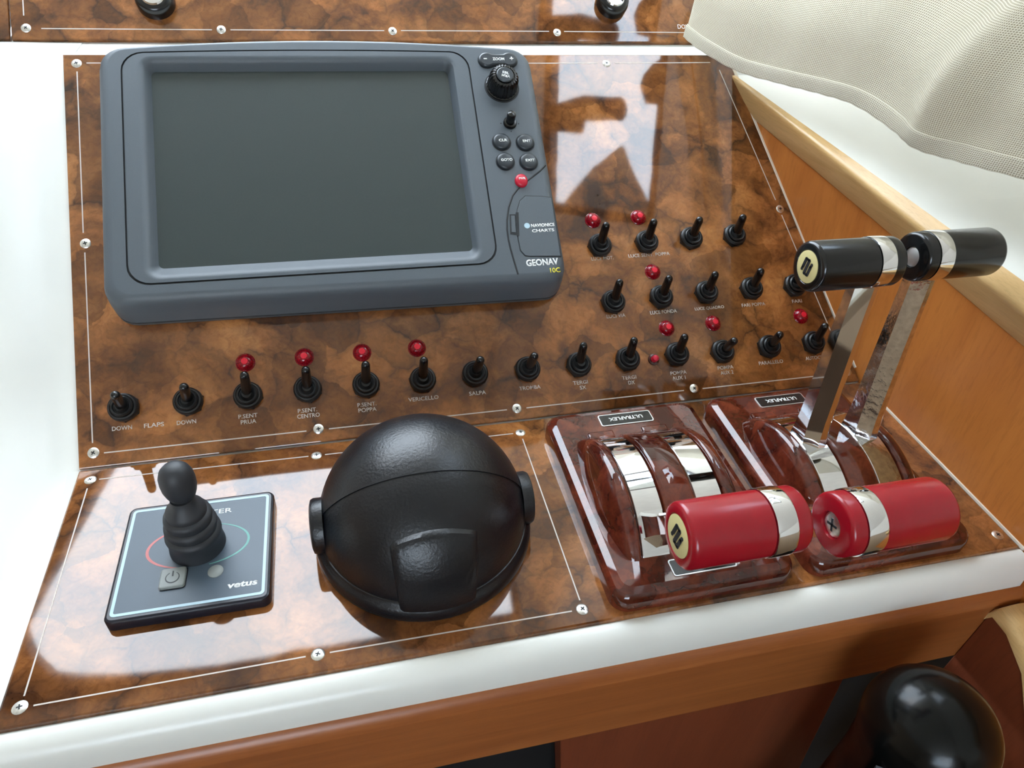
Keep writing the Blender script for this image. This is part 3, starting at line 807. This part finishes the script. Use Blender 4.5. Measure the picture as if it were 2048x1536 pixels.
# keys
for u, v, txt, wd in ((300.2, 205.0, 'CLR', 6.4), (318.2, 203.9, 'ENT', 6.0), (300.7, 188.8, 'GOTO', 8.6), (318.4, 187.8, 'EXIT', 7.0)):
    x, y = PX(u, v)
    bt = Sh().lathe([(7.4, F - 0.2), (7.3, F + 0.15), (6.7, F + 0.15)], 32, 1, Matrix.Translation((x, y, 0)))
    bt.lathe([(6.6, F), (6.6, F + 1.3), (6.1, F + 2.1), (4.8, F + 2.6), (2.5, F + 2.75), (0.3, F + 2.8)], 32, 0, Matrix.Translation((x, y, 0)))
    bo = bt.build('key_button', ['black_button', 'dark_groove'], pl_, smooth=45)
    lettering(txt, bo, x + 0.6, y, F + 2.7, cap=2.1, width=wd, mat='white_print', bold=0.025, thick=0.2)
x, y = PX(310.3, 172.4)
bt = Sh().lathe([(4.9, F - 0.2), (4.8, F + 1.3), (4.3, F + 2.3), (3.0, F + 2.9), (0.3, F + 3.1)], 28, 0, Matrix.Translation((x, y, 0)) @ Matrix.Diagonal((1, 1.08, 1, 1)))
bo = tag(bt.build('power_button', 'red_button', pl_, smooth=45), 'red power button')
lettering('PWR', bo, x + 0.3, y + 0.6, F + 2.9, cap=1.7, width=5.0, mat='white_print', bold=0.02, thick=0.25)
# curved groove and chart-card door
sw = [(331.0, 185.0), (326.0, 180.2), (319, 175.3), (312.5, 171.0), (306.5, 166), (302.0, 160.8), (297.7, 151.7), (295.1, 141.9), (294.0, 134), (293.9, 126.2), (294.4, 119), (295.2, 112.6), (296.2, 105), (297.0, 99.5)]
Sh().tube([PX(*q) + (F - 0.25,) for q in sw], 0.75, 8).build('curved_groove', 'dark_groove', pl_)
dr = [PX(*q) for q in ((311.6, 160.0), (307.2, 156.5), (304.0, 149.4), (301.9, 138.0), (301.2, 126.0), (301.6, 117.6), (304.4, 113.4), (308, 112.7), (330.6, 111.3), (331.0, 157.9), (324, 159.2))]
do = Sh().prism(inset(dr, -0.55), F - 0.2, F + 0.12, mi=1).prism(dr, F, F + 0.55, 0.35).build('card_door', ['grey_plastic', 'dark_groove'], pl_, smooth=30)
Sh().prism([PX(*q) for q in ((302.4, 147.2), (304.4, 147.2), (302.2, 128.6), (300.6, 128.6))], F, F + 0.7).build('hinge_slot', 'dark_groove', do, smooth=0)
Sh().prism([PX(*q) for q in ((297.6, 146.2), (302.0, 146.0), (300.4, 130.0), (295.8, 130.6))], F - 0.1, F + 0.3, mi=1).prism([PX(*q) for q in ((298.4, 145.0), (301.2, 144.8), (300.2, 131.4), (297.0, 131.8))], F, F + 0.8, 0.3).build('door_catch', ['grey_plastic', 'dark_groove'], do, smooth=0)
lettering('NAVIONICS', do, *PX(321.0, 136.2), F + 0.52, cap=2.6, width=17.6, mat='white_print', bold=0.03)
lettering('CHARTS', do, *PX(320.6, 132.0), F + 0.52, cap=2.4, width=16.8, mat='white_print', bold=0.02)
x, y = PX(309.2, 136.4)
Sh().lathe([(2.2, F + 0.5), (2.1, F + 0.68)], 20, M=Matrix.Translation((x, y, 0))).build('globe_mark', 'pale_blue_line', do, smooth=0)
lettering('GEONAV', pl_, *PX(316.2, 107.6), F - 0.05, cap=5.2, width=24.0, mat='white_print', bold=0.03)
lettering('10C', pl_, *PX(324.8, 100.9), F - 0.25, cap=3.6, width=7.6, mat='yellow_print', bold=0.01, thick=0.3)

# ------------------------------------------------------------------ thruster joystick panel
th = thing('thruster_joystick', 'square dark joystick panel with rubber bellows stick and grey power key', 'joystick', (80.5, -83.7, 0))
Sh().prism(rrect(-41, -40, 41, 38.5, 4.5), 0, 7.0, 1.6).build('rim', 'thruster_rim', th, smooth=30)
o1, o2 = rrect(-38.2, -36.8, 38.2, 35.6, 2.4), rrect(-36.6, -35.2, 36.6, 34.0, 1.2)
Sh().loft([at3(o1, 6.9), at3(o1, 7.25), at3(o2, 7.25), at3(o2, 6.9)], caps=(False, False)).build('outline_strip', 'pale_blue_line', th, smooth=0)
fc = Sh().prism(o2, 6.6, 7.1).build('face_plate', 'thruster_face', th, smooth=0)
jp = [(15.0, 7.0), (15.0, 8.0), (14.5, 12), (14.4, 16.5), (15.0, 18.5), (14.7, 20.5), (13.0, 21.6), (13.3, 23.6), (14.0, 25.2), (13.6, 27.2), (11.9, 28.2), (12.1, 30.2), (12.7, 31.8), (12.2, 33.8), (10.4, 34.8), (10.6, 36.6), (10.0, 38.4), (8.0, 40.8), (6.4, 43.6), (5.9, 46.4)]
Mj = Matrix.Translation((0.6, 3.4, 0))
Sh().lathe(jp, 40, M=Mj).build('bellows', 'soft_rubber', th, smooth=60)
Sh().lathe([(5.8, 45.4), (6.9, 47.0), (8.0, 50.0), (8.8, 53.5), (9.0, 57.5), (8.7, 61.5), (7.6, 64.8), (5.4, 67.4), (2.8, 68.6), (0.3, 68.8)], 36, M=Matrix.Translation((0.9, 5.4, 0))).build('knob', 'soft_rubber', th, smooth=70)
def arc(cx, cy, a, b, t0, t1, wd, z, mat, parent, name):
    s = Sh(); lo = []
    for k in range(25):
        t = radians(t0 + (t1 - t0) * k / 24)
        tp = wd * (0.4 + 0.6 * sin(pi * k / 24))
        lo.append([(cx + (a + d_) * cos(t), cy + (b + d_) * sin(t), zz) for d_, zz in ((-tp / 2, z - 0.02), (tp / 2, z - 0.02), (tp / 2, z + 0.08), (-tp / 2, z + 0.08))])
    s.loft(lo); return s.build(name, mat, parent, smooth=0)
arc(1.0, 3.0, 27, 15, 112, 250, 1.6, 7.1, 'red_print', fc, 'red_arc')
arc(1.0, 3.0, 27, 15, -75, 68, 1.3, 7.1, 'green_print', fc, 'green_arc')
pk = Sh().prism(inset(rrect(-16.2, -24.6, -3.2, -11.8, 1.6), -0.5), 7.0, 7.3, mi=1).prism(rrect(-16.2, -24.6, -3.2, -11.8, 1.6), 7.0, 9.0, 0.7).build('power_key', ['key_grey', 'thruster_rim'], th, smooth=40)
arc(-9.7, -18.4, 3.4, 3.4, 120, 420, 0.7, 9.0, 'dark_print', pk, 'power_symbol')
bar_line(pk, -9.7, -17.6, -9.7, -14.2, 0.7, 9.0, 'dark_print', 'power_stroke')
Sh().lathe([(4.2, 7.0), (4.1, 7.5), (3.6, 7.9), (2.0, 8.2), (0.3, 8.3)], 24, M=Matrix.Translation((11.8, -17.2, 0))).build('indicator', 'key_grey', th)
lettering('vetus', fc, 26.5, -28.2, 7.08, cap=3.6, width=15.5, mat='white_print', bold=0.035, shear=0.1)
lettering('THRUSTER', fc, 0.2, 26.6, 7.08, cap=3.4, width=34, mat='white_print', bold=0.0)

# ------------------------------------------------------------------ compass under its black hood
cm = thing('compass', 'domed black compass with its hood closed, in the middle of the level panel', 'compass', (209, -86, 0))
Sh().lathe([(63.5, 0), (64, 2), (64, 7), (62.8, 9.5), (61.5, 10.2), (60.8, 12.5), (59, 13)], 72).build('base_ring', 'hood_black', cm, smooth=45)
ZC_ = 12
def sph(r, ph0, ph1, na, nbx, taper=None):
    """patch of a sphere swept about the X axis; ph = angle up from the front"""
    rows = []
    for i in range(na + 1):
        ph = radians(ph0 + (ph1 - ph0) * i / na)
        row = []
        for j in range(nbx + 1):
            th_ = radians(-90 + 180 * j / nbx)
            x = r * sin(th_); q = r * cos(th_)
            row.append((x, -q * cos(ph), ZC_ + q * sin(ph)))
        rows.append(row)
    return rows
def shell(rows_o, rows_i, name, mat, parent, smooth=50):
    s = Sh()
    s.loft(rows_o, caps=(False, False), closed=False)
    s.loft(rows_i, caps=(False, False), closed=False)
    # rim between outer and inner skins
    for k in (0, -1): s.loft([rows_o[k], rows_i[k]], caps=(False, False), closed=False)
    for k in (0, -1): s.loft([[r_[k] for r_ in rows_o], [r_[k] for r_ in rows_i]], caps=(False, False), closed=False)
    return s.build(name, mat, parent, smooth=smooth)
shell(sph(60.8, 71, 188, 50, 48), sph(58.5, 71, 188, 50, 48), 'dome', 'hood_black', cm)
shell(sph(60.2, -9, 73, 40, 48), sph(58.0, -9, 73, 40, 48), 'hood', 'hood_black', cm)
# finger grip on the front of the hood
def grip_rows(lift):
    rows = []
    for i in range(25):
        f_ = i / 24; ph = radians(-8 + 46 * f_)
        row = []
        for j in range(25):
            g_ = j / 24
            th_ = radians((-22.5 + 45 * g_) * (1.0 - 0.10 * (1 - f_)))
            edge_ = min(1, min(g_, 1 - g_) / 0.05) * min(1, (1 - f_) / 0.05)
            bow = 0.0
            r_ = 60.0 + lift * edge_
            phb = ph + radians(4.5) * cos(pi * (g_ - 0.5)) * f_
            q = r_ * cos(th_)
            row.append((r_ * sin(th_), -q * cos(phb), ZC_ + q * sin(phb)))
        rows.append(row)
    return rows
shell(grip_rows(3.4), grip_rows(0.0), 'finger_grip', 'hood_black', cm, smooth=40)
for sg in (-1, 1):
    Mp = Matrix.Translation((sg * 57.0, -2, 18)) @ Matrix.Rotation(sg * pi / 2, 4, 'Y')
    Sh().lathe([(16, 0), (16, 5.0), (15.2, 6.6), (13, 7.3), (5, 7.6), (0.5, 7.6)], 40, M=Mp).build('pivot_cap', 'hood_black', cm, smooth=45)

# ------------------------------------------------------------------ twin lever controls
def logo(parent, x, s0, sg):
    """three slanted strokes linked into one emblem, standing in the plane x = const"""
    s = Sh()
    def stroke(c0, c1, wd):
        (a0, b0), (a1, b1) = c0, c1
        d_ = Vector((a1 - a0, b1 - b0)).normalized(); n_ = Vector((-d_.y, d_.x)) * wd / 2; e = d_ * wd * 0.35
        pts = [(a0 - n_.x, b0 - n_.y), (a0 - e.x, b0 - e.y), (a0 + n_.x, b0 + n_.y), (a1 + n_.x, b1 + n_.y), (a1 + e.x, b1 + e.y), (a1 - n_.x, b1 - n_.y)]
        s.loft([[(x, sg * a, b) for a, b in pts], [(x + s0 * 0.3, sg * a, b) for a, b in pts]])
    stroke((-3.0, -1.2), (-1.9, 4.2), 1.9)
    stroke((-0.8, -4.2), (0.9, 4.2), 1.9)
    stroke((2.0, -4.2), (3.1, 1.2), 1.9)
    stroke((-1.9, 4.0), (0.9, 4.0), 1.3)
    stroke((-0.8, -4.0), (2.0, -4.0), 1.3)
    stroke((-3.6, -2.9), (-3.0, -1.0), 1.6)
    stroke((3.0, 1.0), (3.7, 2.9), 1.6)
    return s.build('emblem', 'dark_print', parent, smooth=0)

def control(xc, label, levers):
    un = thing('lever_control', label, 'lever control', (xc, -88, 0), (0, 0, 0), 'twin lever engine controls')
    def rr_(d_): return rrect(-56.5 + d_, -76.5 + d_, 56.5 - d_, 76.5 - d_, max(2, 10 - d_ * 0.5), 6)
    Sh().loft([at3(rr_(0), 0), at3(rr_(0), 7.0), at3(rr_(0.4), 9.2), at3(rr_(1.2), 11.0), at3(rr_(2.4), 12.3), at3(rr_(6.2), 13.9)]).build('base_plate', 'mahogany_burl', un, smooth=20)
    MX = Matrix.Rotation(pi / 2, 4, 'Y')
    HC = (-4, -24)
    def half(prof, name, mat, smooth=35, a0=34, a1=146, nseg=48):
        s = Sh(); lo = []
        for i in range(nseg + 1):
            a = radians(a0 + (a1 - a0) * i / nseg)
            lo.append([(x, HC[0] - r * cos(a), HC[1] + r * sin(a)) for x, r in prof])
        s.loft(lo)
        return s.build(name, mat, un, smooth=smooth)
    half([(-14.2, 40), (6.4, 40), (6.4, 61.4), (5.6, 62.8), (4, 63.4), (-11.8, 63.4), (-13.4, 62.8), (-14.2, 61.4)], 'hump', 'mahogany_burl', 50)
    for sg in (-1, 1):
        half([(sg * q_ - 4.0, r_) for q_, r_ in ((28.8, 36), (28.8, 61.4), (29.6, 62.8), (31.2, 63.4), (35.0, 63.0), (37.2, 61.6), (39.4, 57), (43.0, 44), (44, 36))], 'hump', 'mahogany_burl', 50)
    for xb, ang, mat, kind in levers:
        half([(xb - 9, 40), (xb - 9, 61.6), (xb - 8.5, 62.1), (xb + 7.6, 62.1), (xb + 8.1, 61.6), (xb + 8.1, 40)], 'chrome_band', 'worn_chrome' if kind == 'worn' else 'chrome', 35)
        # arm
        s = Sh(); lo = []
        for z, hx, hy in ((59, 7.4, 11.0), (66, 7.0, 9.8), (78, 6.7, 8.8), (130, 6.3, 7.6), (174, 6.0, 7.0), (184, 6.0, 6.8)):
            lo.append([(-hx, -hy + 6.0, z), (-hx + 7.2, -hy, z), (hx - 2.2, -hy, z), (hx, -hy + 1.8, z), (hx, hy - 1.5, z), (hx - 1.5, hy, z), (-hx + 1.5, hy, z), (-hx, hy - 1.5, z)])
        s.loft(lo)
        lv = s.build('lever', 'worn_chrome' if kind == 'worn' else 'chrome', un, smooth=25)
        lv.location = Vector((xb, HC[0], HC[1])) * MM
        lv.rotation_euler = (radians(ang), 0, 0)
        if kind == 'worn': lv['label'] = 'pitted chrome lever'
        sd = -1 if xb < 0 else 1          # the long part of the grip points outwards
        MG = Matrix.Translation((0, 0, 185)) @ Matrix.Rotation(sd * pi / 2, 4, 'Y')
        R_ = 13.7
        g = Sh().lathe([(R_ - 1.5, 4.5), (R_, 5.2), (R_, 38.0), (R_ - 0.5, 39.4), (R_ - 1.8, 40.2), (9.4, 40.3), (9.0, 39.8), (0.5, 39.8)], 48, M=MG).build('grip', mat, lv, smooth=45)
        Sh().lathe([(R_ - 1.0, -4.4), (R_ + 0.35, -4.3), (R_ + 0.5, -3.6), (R_ + 0.5, 3.9), (R_ + 0.35, 4.6), (R_ - 1.0, 4.7)], 48, M=MG).build('chrome_collar', 'chrome', lv, smooth=45)
        ec = Sh().lathe([(0.5, -10.0), (5.6, -10.0), (5.9, -11.6), (R_ - 1.8, -11.6), (R_ - 0.5, -11.0), (R_, -9.8), (R_, -4.8), (R_ - 1.5, -4.2)], 48, M=MG).build('end_cap', mat, lv, smooth=45)
        Sh().lathe([(8.8, 39.7), (8.8, 40.2), (8.5, 40.4), (0.4, 40.4)], 36, M=MG).build('badge', 'cream_disc', lv, smooth=40)
        bpy.context.view_layer.update()
        xe = sd * 40.4
        lg = logo(lv, 0, sd, sd)
        lg.location = Vector((xe, 0, 185)) * MM
        lg.rotation_euler = (0 if ang < 20 else -radians(ang), 0, 0)
        if kind == 'worn':
            Sh().lathe([(5.5, -9.8), (5.5, -10.6), (5.2, -10.8), (0.4, -10.8)], 28, M=MG).build('end_disc', 'silver_foil', lv, smooth=40)
        else:
            s = Sh().lathe([(5.4, -9.9), (5.4, -10.3), (4.2, -10.8), (2.0, -11.0), (0.4, -11.0)], 28, 0, MG)
            for a in (0.5, 0.5 + pi / 2):
                s.box((-2.9, -0.55, -11.1), (2.9, 0.55, -10.6), 1, MG @ Matrix.Rotation(a, 4, 'Z'))
            s.build('end_screw', ['screw_steel', 'dark_print'], lv, smooth=40)
    # maker's plates, back one reading upside down from here
    for yy, rot in ((62.5, pi), (-63.0, 0)):
        lp = Sh().prism(rrect(-19.5, yy - 5.6, 19.5, yy + 5.6, 1.6), 13.6, 14.4, mi=1).prism(rrect(-18.8, yy - 4.9, 18.8, yy + 4.9, 1.2), 13.7, 14.65, 0.15).build('maker_plate', ['black_label', 'silver_foil'], un, smooth=30)
        lettering('ULTRAFLEX', lp, 0, yy, 14.62, cap=3.4, width=25, mat='white_print', rot=rot, bold=0.025)
    for sg in (-1, 1):
        Sh().box((sg * 19.5 - 4 - 9.5, 43.5, 13.4), (sg * 19.5 - 4 + 9.0, 50.0, 17.2)).build('slot_lip', 'mahogany_burl', un, smooth=30, bevel=1.2)
    return un
control(359.5, 'burl-finish lever control with two red-gripped levers pulled towards the viewer', [(-23.5, 38.3, 'red_grip', 'screw'), (15.5, 39.9, 'red_grip', 'screw2')])
control(482.5, 'burl-finish lever control with two black-gripped chrome levers standing upright', [(-23.5, -4.4, 'black_grip', 'screw3'), (15.5, -5.3, 'black_grip', 'worn')])
